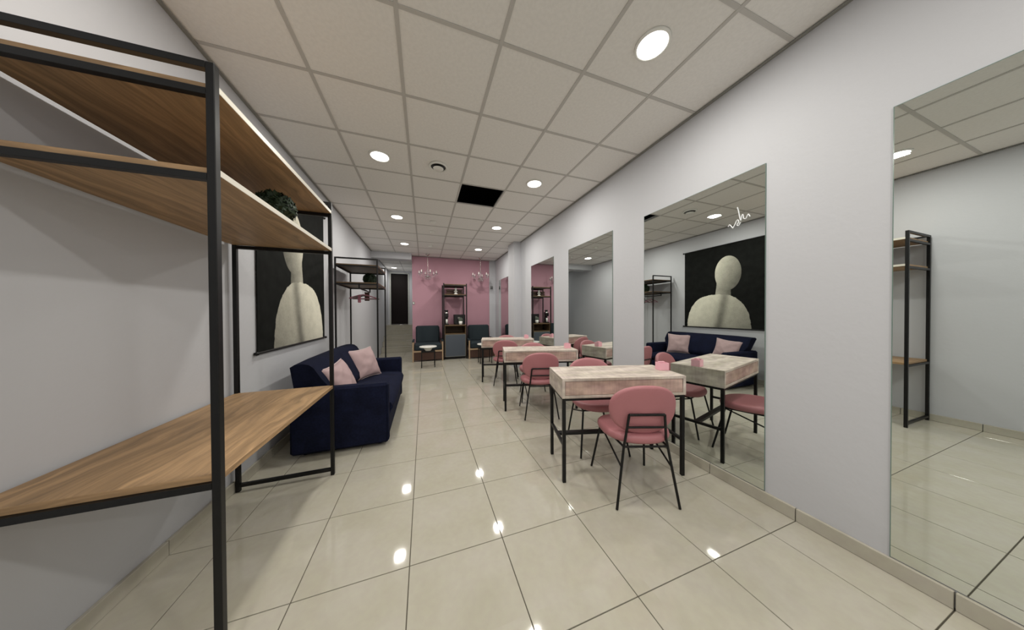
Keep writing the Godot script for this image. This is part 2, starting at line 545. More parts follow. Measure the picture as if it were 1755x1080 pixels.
func make_shelf_desk() -> void:
	# open shelf unit with a desk board; local x runs away from the camera, local z towards the wall
	var L := 1.22
	var o := thing("shelf_unit", "black metal shelf unit with oak boards and a desk board beside the sofa", "shelf", P(-1.01, 0, 2.42 - L / 2), PI / 2)
	# after the turn: local +x -> world -z (depth), local +z -> world +x
	var zf := 0.30
	var zb := -0.29
	var hx := L / 2 - 0.0125
	for sx in [-1.0, 1.0]:
		for z in [zf, zb]:
			strip_frame(o, "post", sx * hx, z, 0.0, 2.20)
		for y in [0.045, 0.69, 1.795, 2.095, 2.188]:
			part(o, "end_rail", MB.new().box(Vector3(sx * hx, y, (zf + zb) / 2), Vector3(0.024, 0.024, zf - zb - 0.025), 0.001), M.black)
	for y in [1.82, 2.12]:
		part(o, "shelf_board", MB.new().box(Vector3(0, y, (zf + zb) / 2), Vector3(L - 0.03, 0.022, zf - zb + 0.02), 0.0015), M.oak)
		part(o, "lit_edge", MB.new().box(Vector3(0, y, zf + 0.011), Vector3(L - 0.03, 0.022, 0.002), 0.0), M.edge)  # lamp light on the upper board fronts, painted as a pale strip
	part(o, "desk_board", MB.new().box(Vector3(0, 0.7145, (zf + zb) / 2), Vector3(L - 0.03, 0.025, zf - zb + 0.02), 0.0015), M.oak)
	part(o, "back_rail", MB.new().box(Vector3(0, 0.69, zb), Vector3(L - 0.05, 0.022, 0.022), 0.001), M.black)
	part(o, "back_rail", MB.new().box(Vector3(0, 2.188, zb), Vector3(L - 0.05, 0.022, 0.022), 0.001), M.black)
	plant_ball("round green boxwood ball on the upper oak shelf above the sofa", P(-0.82, 1.925, 1.86), 0.098, 5)

func make_sofa() -> void:
	var o := thing("sofa", "navy blue velvet two-seat sofa against the wall under the statue hanging", "sofa", P(-0.73, 0, 3.565))
	# local: x towards the room, z towards the camera; 1.62 long
	var hl := 0.815
	for s in [-1.0, 1.0]:
		var arm := MB.new()
		arm.box(Vector3(-0.01, 0.325, s * (hl - 0.055)), Vector3(0.80, 0.59, 0.11), 0.022)
		part(o, "arm", arm, M.velvet)
		part(o, "arm_piping", MB.new().tube([Vector3(0.378, 0.045, s * (hl - 0.004)), Vector3(0.383, 0.30, s * (hl - 0.006)), Vector3(0.378, 0.605, s * (hl - 0.008))], 0.005, 6), M.velvet)
	part(o, "base", MB.new().box(Vector3(-0.02, 0.16, 0), Vector3(0.74, 0.22, 2 * hl - 0.225), 0.015), M.velvet)
	# seat cushion with a rounded, bulging front
	var rings := []
	for k in 9:
		var zz := -1.0 + 2.0 * k / 8.0
		var e := pow(absf(zz), 8.0)
		var z := zz * (hl - 0.112)
		var ring := PackedVector3Array()
		for p in [[-0.30, 0.272], [0.30, 0.272], [0.385, 0.285], [0.425, 0.32], [0.432, 0.36], [0.41, 0.405], [0.36, 0.43], [0.2, 0.442], [-0.05, 0.44], [-0.30, 0.43]]:
			ring.append(Vector3(p[0] - 0.012 * e, p[1] - 0.018 * e * (1.0 if p[1] > 0.35 else -0.3), z))
		rings.append(ring)
	part(o, "seat_cushion", MB.new().loft(rings), M.velvet)
	part(o, "front_panel", MB.new().box(Vector3(0.362, 0.16, 0.0), Vector3(0.04, 0.2, 2 * hl - 0.24), 0.012), M.velvet)
	# backrest: upright at the rear, sloping at the front
	var br := []
	for k in 7:
		var zz := -1.0 + 2.0 * k / 6.0
		var e := pow(absf(zz), 6.0)
		var ring := PackedVector3Array()
		for p in [[-0.40, 0.10], [-0.12, 0.40], [-0.06, 0.47], [-0.07, 0.54], [-0.15, 0.70], [-0.215, 0.82], [-0.25, 0.85], [-0.30, 0.862], [-0.37, 0.858], [-0.405, 0.835], [-0.412, 0.6]]:
			ring.append(Vector3(p[0] + (0.0 if p[0] < -0.35 else -0.015 * e), p[1] - 0.01 * e * (1.0 if p[1] > 0.7 else 0.0), zz * (hl - 0.02 if p[1] > 0.632 else hl - 0.111)))
		br.append(ring)
	part(o, "backrest", MB.new().loft(br), M.velvet)
	for q in [[0.30, 0.6], [0.30, -0.6], [-0.32, 0.6], [-0.32, -0.6]]:
		part(o, "foot", MB.new().lathe([[0.022, 0.0], [0.028, 0.05]], 12, Vector3(q[0], 0, q[1] * 1.2)), M.black_plastic)
	# scatter cushions
	var c := thing("scatter_cushion", "square dusty pink cushion propped in the far corner of the sofa", "cushion", P(-0.785, 0.625, 3.93), 0.0, "pink sofa cushions")
	c.rotation = Vector3(-0.42, 0.98, 0.03)
	part(c, "cover", pillow(0.43, 0.43, 0.17, 4), M.cushion)
	part(c, "piping", pillow_seam(0.43, 0.43), M.cushion_pale)
	var c2 := thing("scatter_cushion", "slumped dusty pink cushion near the desk end of the sofa", "cushion", P(-0.83, 0.615, 3.05), 0.0, "pink sofa cushions")
	c2.rotation = Vector3(-0.40, 1.34, 0.12)
	part(c2, "cover", pillow(0.40, 0.38, 0.18, 9), M.cushion)
	part(c2, "piping", pillow_seam(0.40, 0.38), M.cushion_pale)

func make_rack() -> void:
	var o := thing("clothes_rack", "black metal open coat rack with two wooden shelves beyond the sofa", "rack", P(-0.985, 0, 4.925))
	var hx := 0.285
	var hz := 0.42
	for sx in [-1.0, 1.0]:
		for sz in [-1.0, 1.0]:
			strip_frame(o, "post", sx * hx, sz * hz, 0.0, 2.17, 0.022)
	for sz in [-1.0, 1.0]:
		for y in [2.16, 2.045, 1.765, 0.06]:
			part(o, "end_rail", MB.new().box(Vector3(0, y, sz * hz), Vector3(2 * hx - 0.022, 0.022, 0.02), 0.001), M.black)
	for y in [2.066, 1.786]:
		part(o, "shelf_board", MB.new().box(Vector3(0, y, 0), Vector3(2 * hx + 0.02, 0.02, 2 * hz - 0.022), 0.0015), M.brown_oak)
		for sx in [-1.0, 1.0]:
			part(o, "side_rail", MB.new().box(Vector3(sx * hx, y - 0.021, 0), Vector3(0.02, 0.02, 2 * hz - 0.022), 0.001), M.black)
	part(o, "hanging_rail", MB.new().tube([Vector3(0.03, 1.70, hz - 0.011), Vector3(0.03, 1.70, -hz + 0.011)], 0.011, 10), M.black)
	for sz in [-1.0, 1.0]:
		part(o, "rail_bracket", MB.new().box(Vector3(0.03, 1.735, sz * (hz - 0.004)), Vector3(0.02, 0.09, 0.012), 0.001), M.black)
	plant_ball("dark green boxwood ball on the lower shelf of the coat rack", P(-0.875, 1.892, 4.9), 0.105, 8)
	var info := [[4.78, M.rose, "rose pink coat hanger in front on the rail of the coat rack", 0.02, -0.02], [4.90, M.grey, "grey coat hanger behind the pink one on the coat rack", -0.05, 0.03], [5.02, M.brown, "brown wooden coat hanger with a paper tag, innermost on the coat rack", 0.04, 0.0]]
	for h in info:
		var k := thing("coat_hanger", h[2], "hanger", P(-0.955, 1.70, h[0]), h[3], "coat hangers on the rack")
		var hook := []
		for q in 13:
			var a := -0.6 + 3.75 * q / 12.0
			hook.append(Vector3(-cos(a) * 0.018, sin(a) * 0.018 - 0.004, 0))
		hook.reverse()
		hook.append(Vector3(0.0, -0.06, 0)); hook.append(Vector3(0.0, -0.085, 0))
		part(k, "hook", MB.new().tube(hook, 0.0025, 6), M.chrome)
		part(k, "shoulder_bar", MB.new().tube([Vector3(-0.2, -0.145, 0.0), Vector3(-0.17, -0.128, 0), Vector3(-0.05, -0.09, 0), Vector3(0, -0.083, 0), Vector3(0.05, -0.09, 0), Vector3(0.17, -0.128, 0), Vector3(0.2, -0.145, 0)], 0.0085, 8), h[1])
		part(k, "trouser_bar", MB.new().tube([Vector3(-0.19, -0.145, 0), Vector3(0.19, -0.145, 0)], 0.005, 8), h[1])
		if h[1] == M.rose:
			part(k, "strap", MB.new().box(Vector3(-0.055, -0.15, 0), Vector3(0.045, 0.13, 0.02), 0.006), M.rose)
		if h[1] == M.brown:
			part(k, "paper_tag", MB.new().box(Vector3(0.015, -0.10, 0.02), Vector3(0.075, 0.15, 0.008), 0.002), M.brown)

func make_armchair(label: String, at: Vector3) -> Node3D:
	var o := thing("armchair", label, "armchair", at, 0.0, "grey armchairs before the pink wall")
	# local z towards the camera
	for s in [-1.0, 1.0]:
		var x: float = s * 0.38
		part(o, "side_leg", MB.new().box(Vector3(x, 0.265, 0.32), Vector3(0.035, 0.53, 0.045), 0.004), M.beech)
		part(o, "side_leg", MB.new().box(Vector3(x, 0.265, -0.24), Vector3(0.035, 0.53, 0.045), 0.004), M.beech)
		part(o, "arm_rest", MB.new().box(Vector3(x, 0.545, 0.03), Vector3(0.05, 0.03, 0.64), 0.006), M.grey_cloth)
		part(o, "side_rail", MB.new().box(Vector3(x, 0.27, 0.04), Vector3(0.03, 0.05, 0.515), 0.003), M.beech)
	part(o, "front_rail", MB.new().box(Vector3(0, 0.275, 0.325), Vector3(0.725, 0.045, 0.03), 0.003), M.beech)
	part(o, "front_shade", MB.new().box(Vector3(0, 0.145, 0.30), Vector3(0.725, 0.21, 0.02), 0.003), M.brown)  # dark panel standing in for shadow and reflection below the front rail
	part(o, "back_rail", MB.new().box(Vector3(0, 0.275, -0.24), Vector3(0.725, 0.045, 0.03), 0.003), M.beech)
	part(o, "seat_cushion", MB.new().box(Vector3(0, 0.39, 0.06), Vector3(0.70, 0.18, 0.60), 0.035), M.grey_cloth)
	part(o, "back_cushion", MB.new().box(Vector3(0, 0.69, -0.245), Vector3(0.655, 0.50, 0.15), 0.04, Basis(Vector3.RIGHT, -0.13)), M.grey_cloth)
	return o

func make_coffee_table(label: String, at: Vector3) -> Node3D:
	var o := thing("coffee_table", label, "table", at, 0.0, "small white coffee tables")
	part(o, "table_top", MB.new().lathe([[0.001, 0.478], [0.196, 0.478], [0.203, 0.483], [0.203, 0.497], [0.196, 0.503], [0.001, 0.503]], 40), M.white)
	part(o, "top_block", MB.new().lathe([[0.06, 0.395], [0.075, 0.41], [0.10, 0.45], [0.14, 0.478]], 24), M.white)
	for q in [[-1, -1], [-1, 1], [1, -1], [1, 1]]:
		part(o, "leg", MB.new().box(Vector3(q[0] * 0.15, 0.19, q[1] * 0.12), Vector3(0.02, 0.38, 0.02), 0.002), M.black)
	for s in [-1.0, 1.0]:
		part(o, "frame_bar", MB.new().box(Vector3(0, 0.38, s * 0.12), Vector3(0.32, 0.03, 0.02), 0.002), M.black)
		part(o, "frame_bar", MB.new().box(Vector3(s * 0.15, 0.38, 0), Vector3(0.02, 0.03, 0.22), 0.002), M.black)
	part(o, "cross_bar", MB.new().box(Vector3(0, 0.38, 0), Vector3(0.28, 0.028, 0.05), 0.002), M.black)
	return o

func make_cabinet() -> void:
	var o := thing("bar_shelf", "dark frame shelf unit with a grey cabinet door against the pink wall", "shelf", P(0.835, 0, 7.55))
	var hx := 0.315
	var hz := 0.28
	for sx in [-1.0, 1.0]:
		for sz in [-1.0, 1.0]:
			strip_frame(o, "post", sx * hx, sz * hz, 0.0, 2.14, 0.03)
	for y in [2.105, 1.825]:
		part(o, "shelf_board", MB.new().box(Vector3(0, y, 0), Vector3(2 * hx - 0.03, 0.025, 2 * hz + 0.02), 0.002), M.brown_oak)
		for sz in [-1.0, 1.0]:
			part(o, "shelf_rail", MB.new().box(Vector3(0, y - 0.026, sz * hz), Vector3(2 * hx - 0.03, 0.027, 0.025), 0.002), M.black)
	part(o, "worktop", MB.new().box(Vector3(0, 0.955, 0.0), Vector3(2 * hx - 0.031, 0.03, 2 * hz + 0.03), 0.003), M.brown_oak)
	# carcass: open niche over a closed door
	part(o, "back_panel", MB.new().box(Vector3(0, 0.505, -hz + 0.03), Vector3(0.57, 0.86, 0.018), 0.001), M.brown_oak)
	for s in [-1.0, 1.0]:
		part(o, "side_panel", MB.new().box(Vector3(s * 0.288, 0.505, 0.01), Vector3(0.02, 0.865, 0.52), 0.001), M.brown_oak)
	part(o, "niche_floor", MB.new().box(Vector3(0, 0.715, 0.01), Vector3(0.55, 0.025, 0.52), 0.001), M.brown_oak)
	part(o, "bottom_panel", MB.new().box(Vector3(0, 0.085, 0.01), Vector3(0.55, 0.02, 0.52), 0.001), M.brown_oak)
	part(o, "plinth", MB.new().box(Vector3(0, 0.04, 0.0), Vector3(0.56, 0.06, 0.44), 0.001), M.black)
	var d := part(o, "door", MB.new().box(Vector3(0, 0.385, hz + 0.0), Vector3(0.55, 0.60, 0.02), 0.003), M.slate)
	part(d, "edge_strip", MB.new().box(Vector3(0, 0.69, hz + 0.0), Vector3(0.55, 0.012, 0.022), 0.002), M.grey)
	part(d, "edge_strip", MB.new().box(Vector3(0, 0.08, hz + 0.0), Vector3(0.55, 0.012, 0.022), 0.002), M.grey)
	for s in [-1.0, 1.0]:
		part(d, "edge_strip", MB.new().box(Vector3(s * 0.277, 0.385, hz), Vector3(0.01, 0.62, 0.022), 0.002), M.grey)
	# things on it
	var k := thing("wooden_crate", "brown wooden crate on the bar shelf behind the white figurine", "crate", P(0.84, 1.8375, 7.60))
	part(k, "base_board", MB.new().box(Vector3(0, 0.006, 0), Vector3(0.44, 0.012, 0.2), 0.001), M.brown)
	for y in [0.05, 0.125]:
		for s in [-1.0, 1.0]:
			part(k, "slat", MB.new().box(Vector3(0, y, s * 0.095), Vector3(0.44, 0.06, 0.01), 0.001), M.brown)
			part(k, "slat", MB.new().box(Vector3(s * 0.215, y, 0), Vector3(0.01, 0.06, 0.178), 0.001), M.brown)
	var f := thing("figurine", "small white figurine on the bar shelf before the crate", "figurine", P(0.865, 1.8375, 7.42))
	part(f, "plinth", MB.new().lathe([[0.05, 0.0], [0.055, 0.01], [0.052, 0.03], [0.03, 0.04], [0.024, 0.055]], 20), M.white)
	part(f, "bust", MB.new().lathe([[0.024, 0.055], [0.05, 0.075], [0.055, 0.095], [0.035, 0.115], [0.02, 0.125], [0.022, 0.135], [0.034, 0.15], [0.036, 0.17], [0.028, 0.188], [0.001, 0.195]], 20), M.white)
	var g := thing("coffee_grinder", "black and white coffee grinder on the worktop of the bar shelf", "grinder", P(0.60, 0.9705, 7.42))
	part(g, "base", MB.new().box(Vector3(0, 0.015, 0), Vector3(0.12, 0.03, 0.2), 0.005), M.black_plastic)
	part(g, "column", MB.new().box(Vector3(0, 0.19, -0.06), Vector3(0.09, 0.32, 0.07), 0.006), M.black_plastic)
	part(g, "body", MB.new().box(Vector3(0, 0.27, 0.01), Vector3(0.1, 0.11, 0.16), 0.01), M.black_plastic)
	part(g, "cup", MB.new().lathe([[0.001, 0.03], [0.026, 0.03], [0.028, 0.16], [0.025, 0.16], [0.024, 0.04], [0.001, 0.04]], 20, Vector3(0.005, 0, 0.04)), M.white)
	part(g, "hopper", MB.new().lathe([[0.03, 0.325], [0.034, 0.34], [0.05, 0.40], [0.055, 0.42], [0.001, 0.425]], 20), M.black_plastic)
	part(g, "collar", MB.new().lathe([[0.03, 0.325], [0.031, 0.36], [0.028, 0.36]], 16, Vector3(0, 0, 0.01)), M.white)
	var c := thing("coffee_machine", "black boxy coffee machine on the worktop of the bar shelf", "coffee machine", P(0.985, 0.9705, 7.57))
	part(c, "body", MB.new().box(Vector3(0, 0.15, -0.04), Vector3(0.33, 0.28, 0.24), 0.012), M.black_plastic)
	part(c, "drip_tray", MB.new().box(Vector3(0, 0.02, 0.12), Vector3(0.28, 0.04, 0.12), 0.004), M.black_plastic)
	part(c, "spout", MB.new().box(Vector3(-0.03, 0.19, 0.1), Vector3(0.06, 0.06, 0.05), 0.006), M.chrome)
	var p := thing("potted_plant", "small pale green plant in a white pot before the coffee machine", "plant", P(0.985, 0.9705, 7.315))
	part(p, "pot", MB.new().lathe([[0.001, 0.0], [0.045, 0.0], [0.055, 0.10], [0.05, 0.10], [0.045, 0.085], [0.001, 0.085]], 24), M.white)
	var lb := leaf_ball(0.062, 260, 12)
	var o2 := part(p, "foliage", lb, M.sage)
	o2.position.y = 0.148
	o2.set_meta("kind", "stuff")
	part(p, "stem", MB.new().tube([Vector3(0, 0.08, 0), Vector3(0.005, 0.17, 0)], 0.006, 6), M.sage)

func make_chandelier(label: String, at: Vector3) -> Node3D:
	var o := thing("chandelier", label, "chandelier", at, 0.0, "small crystal chandeliers")
	# hangs from y = 0 at the ceiling
	part(o, "canopy", MB.new().lathe([[0.055, 0.0], [0.055, -0.012], [0.03, -0.035], [0.012, -0.045]], 20), M.chrome)
	part(o, "rod", MB.new().tube([Vector3(0, -0.04, 0), Vector3(0, -0.46, 0)], 0.006, 8), M.chrome)
	part(o, "stem", MB.new().lathe([[0.008, -0.44], [0.03, -0.455], [0.018, -0.47], [0.03, -0.49], [0.034, -0.52], [0.016, -0.545], [0.016, -0.58], [0.036, -0.60], [0.045, -0.625], [0.022, -0.66], [0.014, -0.68], [0.03, -0.70], [0.001, -0.715]], 16), M.crystal)
	part(o, "bottom_dish", MB.new().lathe([[0.02, -0.665], [0.075, -0.65], [0.08, -0.645], [0.07, -0.66], [0.02, -0.675]], 24), M.chrome)
	for k in 6:
		var a := TAU * k / 6.0 + 0.25
		var d := Vector3(cos(a), 0, sin(a))
		var arm := part(o, "arm", MB.new().tube([d * 0.02 + Vector3(0, -0.61, 0), d * 0.07 + Vector3(0, -0.645, 0), d * 0.14 + Vector3(0, -0.65, 0), d * 0.205 + Vector3(0, -0.625, 0), d * 0.235 + Vector3(0, -0.585, 0), d * 0.238 + Vector3(0, -0.56, 0)], 0.006, 8), M.crystal)
		part(arm, "drip_pan", MB.new().lathe([[0.008, -0.562], [0.04, -0.552], [0.043, -0.546], [0.035, -0.55], [0.008, -0.555]], 18, d * 0.238), M.crystal)
		part(arm, "candle", MB.new().lathe([[0.011, -0.555], [0.011, -0.475], [0.008, -0.472]], 12, d * 0.238), M.white)
		for j in 3:
			var e := TAU * j / 3.0 + a
			part(arm, "crystal_drop", MB.new().lathe([[0.001, 0.0], [0.004, -0.012], [0.009, -0.032], [0.005, -0.048], [0.001, -0.055]], 6, d * 0.238 + Vector3(cos(e) * 0.036, -0.552, sin(e) * 0.036), -1), M.crystal)
	for k in 8:
		var a := TAU * k / 8.0
		part(o, "crystal_drop", MB.new().lathe([[0.001, 0.0], [0.005, -0.014], [0.011, -0.04], [0.006, -0.058], [0.001, -0.066]], 6, Vector3(cos(a) * 0.072, -0.655, sin(a) * 0.072), -1), M.crystal)
	return o

func make_mirror(d0: float, d1: float, label: String) -> void:
	var o := thing("wall_mirror", label, "mirror", P(XR, 0, (d0 + d1) / 2), 0.0, "tall frameless mirrors on the right wall")
	var y0 := 0.085
	var y1 := 2.305
	part(o, "glass", MB.new().box(Vector3(-0.0035, (y0 + y1) / 2, 0), Vector3(0.005, y1 - y0, d1 - d0), 0.0), M.mirror)
	var e := MB.new()
	for s in [-1.0, 1.0]:
		e.box(Vector3(-0.003, (y0 + y1) / 2, s * (d1 - d0 + 0.003) / 2), Vector3(0.006, y1 - y0 + 0.006, 0.003))
	e.box(Vector3(-0.003, y1 + 0.0015, 0), Vector3(0.006, 0.003, d1 - d0))
	part(o, "polished_edge", e, M.mirror_edge)

# ------------------------------------------------------------------ the scene
func _ready() -> void:
	var cam := Camera3D.new()
	cam.name = "camera"
	cam.fov = 102.567
	cam.near = 0.05
	cam.far = 60.0
	add_child(cam)
	cam.position = Vector3(0, 1.307, 0)
	cam.rotation = Vector3(-0.00918, -0.334709, -0.00487)
	cam.current = true
	var we := WorldEnvironment.new()
	we.name = "world_environment"
	var env := Environment.new()
	env.background_mode = Environment.BG_COLOR
	env.background_color = Color(0.02, 0.022, 0.025)
	env.tonemap_mode = Environment.TONE_MAPPER_LINEAR
	env.tonemap_exposure = 1.0
	env.sdfgi_enabled = true
	env.ssao_enabled = true
	env.ssil_enabled = true
	we.environment = env
	add_child(we)

	make_materials()
	M.brown_oak = M.oak.duplicate(); M.brown_oak.albedo_color = Color(0.66, 0.66, 0.66)

	# --- downlights in the ceiling grid
	downlight(-0.434, -2.38, "round downlight on the sofa side, furthest behind the camera")
	downlight(1.366, -2.38, "round downlight on the mirror side, furthest behind the camera")
	downlight(-0.434, -0.58, "round downlight on the sofa side just behind the camera")
	downlight(1.366, -0.58, "round downlight on the mirror side just behind the camera")
	downlight(-0.434, 1.22, "round downlight over the shelf unit, above the top of the picture")
	downlight(1.366, 1.22, "large round downlight at top right above the nearest table")
	downlight(-0.434, 3.02, "round downlight over the sofa beside the round ceiling vent")
	downlight(1.366, 3.02, "round downlight beside the missing ceiling tile, above the second table")
	downlight(-0.434, 4.82, "middle downlight of the sofa side row, before the coat rack")
	downlight(1.366, 4.82, "round downlight beyond the missing ceiling tile, above the third table")
	downlight(-0.434, 6.62, "furthest downlight of the sofa side row, before the passage beam")
	downlight(1.366, 6.62, "furthest downlight of the mirror side row, before the pink wall")
	downlight(-1.034, 10.22, "downlight in the passage ceiling before the dark door", 0.6)

	# --- shell
	sbox("wall_left", XL - 0.15, XL, 0, TOP, DF, DE + 0.15, M.wall)
	sbox("wall_right", XR, XR + 0.15, 0, TOP, DF, DE + 0.15, M.wall)
	sbox("wall_front", XL - 0.15, XR + 0.15, 0, TOP, DF - 0.15, DF, M.wall)
	sbox("wall_back", -0.325, 1.99, 0, TOP, DB, DB + 0.12, M.pink)
	sbox("wall_passage", -0.325, -0.205, 0, TOP, DB + 0.12, DE, M.wall)
	sbox("wall_end", -0.205, XR, 0, TOP, DB + 0.12, DB + 0.3, M.wall)
	sbox("trim_1", 1.99, XR, 0, TOP, DB - 0.02, DB + 0.12, M.wall)
	sbox("column_right", 2.012, XR, 0, TOP, 5.62, 6.06, M.wall)
	sbox("beam_passage", XL, -0.325, 2.81, HC, 7.62, 7.95, M.wall)
	sbox("slab_above", XL - 0.15, XR + 0.15, TOP, TOP + 0.15, DF - 0.15, DE + 0.15, M.concrete)
	# end of the passage: wall with the dark door on the landing
	sbox("wall_passage_end", XL, -1.255, 0, TOP, DE, DE + 0.12, M.wall)
	sbox("wall_passage_end", -0.585, -0.325, 0, TOP, DE, DE + 0.12, M.wall)
	sbox("wall_passage_end", -1.255, -0.585, 2.88, TOP, DE, DE + 0.12, M.wall)
	sbox("wall_passage_end", -1.255, -0.585, 0, 0.87, DE, DE + 0.12, M.wall)
	var door := struct("door_1")
	part(door, "door_leaf", MB.new().box(P(-0.92, 1.865, DE + 0.08), Vector3(0.63, 1.98, 0.04), 0.003), M.door)
	for s in [-1.0, 1.0]:
		part(door, "door_frame", MB.new().box(P(-0.92 + s * 0.335, 1.885, DE - 0.005), Vector3(0.05, 2.03, 0.03), 0.003), M.frame)
	part(door, "door_frame", MB.new().box(P(-0.92, 2.905, DE - 0.005), Vector3(0.72, 0.04, 0.03), 0.003), M.frame)

	# --- floor: grout bed and single tiles
	var fl := struct("floor")
	part(fl, "bed", MB.new().box(P((XL + XR) / 2, -0.055, (DF + DE) / 2), Vector3(XR - XL + 0.3, 0.1, DE - DF + 0.3)), M.grout)
	var xs := [XL]
	for i in 12:
		var x := FX - 1.0 + 0.5 * i
		if x > XL + 0.05 and x < XR - 0.05: xs.append(x)
	xs.append(XR)
	var ds := [DF]
	for j in 40:
		var d := FZ - 5.0 + 0.5 * j
		if d > DF + 0.05 and d < 9.15: ds.append(d)
	ds.append(9.2)
	var tiles := {}
	for i in xs.size() - 1:
		for j in ds.size() - 1:
			var w: float = xs[i + 1] - xs[i]
			var l: float = ds[j + 1] - ds[j]
			if ds[j] > DB and xs[i] > -0.35: continue
			var key := "%.3f %.3f" % [w, l]
			if not tiles.has(key):
				tiles[key] = MB.new().box(Vector3.ZERO, Vector3(w - 0.0045, 0.01, l - 0.0045), 0.001).mesh()
			put(fl, "tile", tiles[key], M.floor, P((xs[i] + xs[i + 1]) / 2, -0.005, (ds[j] + ds[j + 1]) / 2))

	# --- tiled steps up to the passage door
	var stp := struct("stairs")
	for k in 5:
		var d0 := 9.2 + 0.28 * k
		var d1 := 9.2 + 0.28 * (k + 1) if k < 4 else DE
		part(stp, "riser_tile", MB.new().box(P((XL - 0.325) / 2, 0.174 * k + 0.082, d0 + 0.006), Vector3(-0.325 - XL - 0.004, 0.164, 0.012), 0.001), M.floor)
		part(stp, "tread_tile", MB.new().box(P((XL - 0.325) / 2, 0.174 * (k + 1) - 0.005, (d0 + d1) / 2 - 0.008), Vector3(-0.325 - XL - 0.004, 0.01, d1 - d0 + 0.012), 0.001), M.floor)
		part(stp, "step_core", MB.new().box(P((XL - 0.325) / 2, 0.174 * (k + 1) / 2 - 0.008, (d0 + 0.014 + DE) / 2 if k == 4 else (d0 + 0.014 + d1 + 0.01) / 2), Vector3(-0.325 - XL, 0.174 * (k + 1) - 0.012, (DE - d0 - 0.016) if k == 4 else 0.27)), M.grout)

	# --- tiled skirting under the mirrors and along the walls
	var bb := struct("baseboard_right")
	var bl := struct("baseboard_left")
	var sk: Mesh = MB.new().box(Vector3.ZERO, Vector3(0.018, 0.078, 0.4955), 0.002).mesh()
	for j in 22:
		var d := FZ - 4.0 + 0.5 * j + 0.25
		if d + 0.25 < 5.62: put(bb, "tile", sk, M.floor, P(XR - 0.0095, 0.04, d))
		if d + 0.25 < 7.6: put(bl, "tile", sk, M.floor, P(XL + 0.0095, 0.04, d))

	# --- suspended ceiling: grid and single tiles, one of them missing
	var ce := struct("ceiling")
	var gx := [XL]
	for i in range(-1, 4): gx.append(CX + 0.6 * i)
	gx.append(XR)
	var gd := [DF]
	for j in range(-7, 16):
		var d := CZ + 0.6 * j
		if d > DF + 0.05 and d < DE - 0.05: gd.append(d)
	gd.append(DE)
	var ct := {}
	for i in gx.size() - 1:
		for j in gd.size() - 1:
			if absf(gx[i] - (CX + 0.6)) < 0.01 and absf(gd[j] - (CZ + 1.8)) < 0.01: continue
			if gd[j] > DB + 0.1 and gx[i] > -0.2: continue
			var w: float = gx[i + 1] - gx[i]
			var l: float = gd[j + 1] - gd[j]
			var key := "%.3f %.3f" % [w, l]
			if not ct.has(key): ct[key] = MB.new().box(Vector3.ZERO, Vector3(w - 0.006, 0.014, l - 0.006), 0.001).mesh()
			put(ce, "tile", ct[key], M.tile, P((gx[i] + gx[i + 1]) / 2, HC + 0.0115, (gd[j] + gd[j + 1]) / 2))
	for i in range(1, gx.size() - 1):
		var e := DE if gx[i] < -0.4 else DB
		part(ce, "main_tee", MB.new().box(P(gx[i], HC + 0.002, (DF + e) / 2), Vector3(0.024, 0.004, e - DF), 0.0008), M.tee)
		part(ce, "main_tee", MB.new().box(P(gx[i], HC + 0.022, (DF + e) / 2), Vector3(0.004, 0.036, e - DF)), M.tee)
	for j in range(1, gd.size() - 1):
		for i in gx.size() - 1:
			if gd[j] > DB and gx[i] > -0.2: continue
			var w: float = gx[i + 1] - gx[i] - 0.024
			part(ce, "cross_tee", MB.new().box(P((gx[i] + gx[i + 1]) / 2, HC + 0.0021, gd[j]), Vector3(w, 0.004, 0.024), 0.0008), M.tee)
	for s in [[XL + 0.012, XL], [XR - 0.012, XR]]:
		part(ce, "wall_angle", MB.new().box(P(s[0], HC - 0.006, (DF + (DE if s[1] < 0 else DB)) / 2), Vector3(0.024, 0.004, (DE if s[1] < 0 else DB) - DF), 0.0008), M.angle)
	part(ce, "wall_angle", MB.new().box(P((XR - 0.325) / 2, HC - 0.006, DB - 0.012), Vector3(XR + 0.325, 0.004, 0.024), 0.0008), M.angle)

	# --- mirrors
	make_mirror(2.526, 3.52, "second tall frameless mirror, standing behind the middle table")
	make_mirror(1.056, 2.05, "nearest tall frameless mirror, reflecting the statue hanging and the sofa")
	make_mirror(4.016, 5.01, "third tall frameless mirror, reflecting the pink wall and bar shelf")
	make_mirror(6.56, 7.50, "small far mirror beyond the wall column, next to the pink wall")
	make_mirror(-0.43, 0.56, "frameless mirror at the edge of the room beside the camera")

	# --- white lettering stuck on the nearest mirror
	var dec := thing("mirror_lettering", "white script lettering stuck high on the nearest mirror", "lettering", P(XR - 0.008, 1.95, 1.2), 0.0)
	var strokes := [
		[[0.016, 0.125], [0.008, 0.09], [0.002, 0.05], [-0.006, 0.02], [-0.010, 0.05], [-0.018, 0.058], [-0.022, 0.03]],
		[[0.045, -0.02], [0.03, 0.005], [0.022, 0.025], [0.012, 0.03], [0.008, 0.012], [0.018, -0.004], [0.008, -0.012], [-0.004, 0.01]],
		[[-0.022, 0.03], [-0.036, 0.024], [-0.05, 0.05], [-0.06, 0.03]],
		[[0.075, 0.0], [0.066, 0.012], [0.058, 0.002], [0.045, -0.02]]]
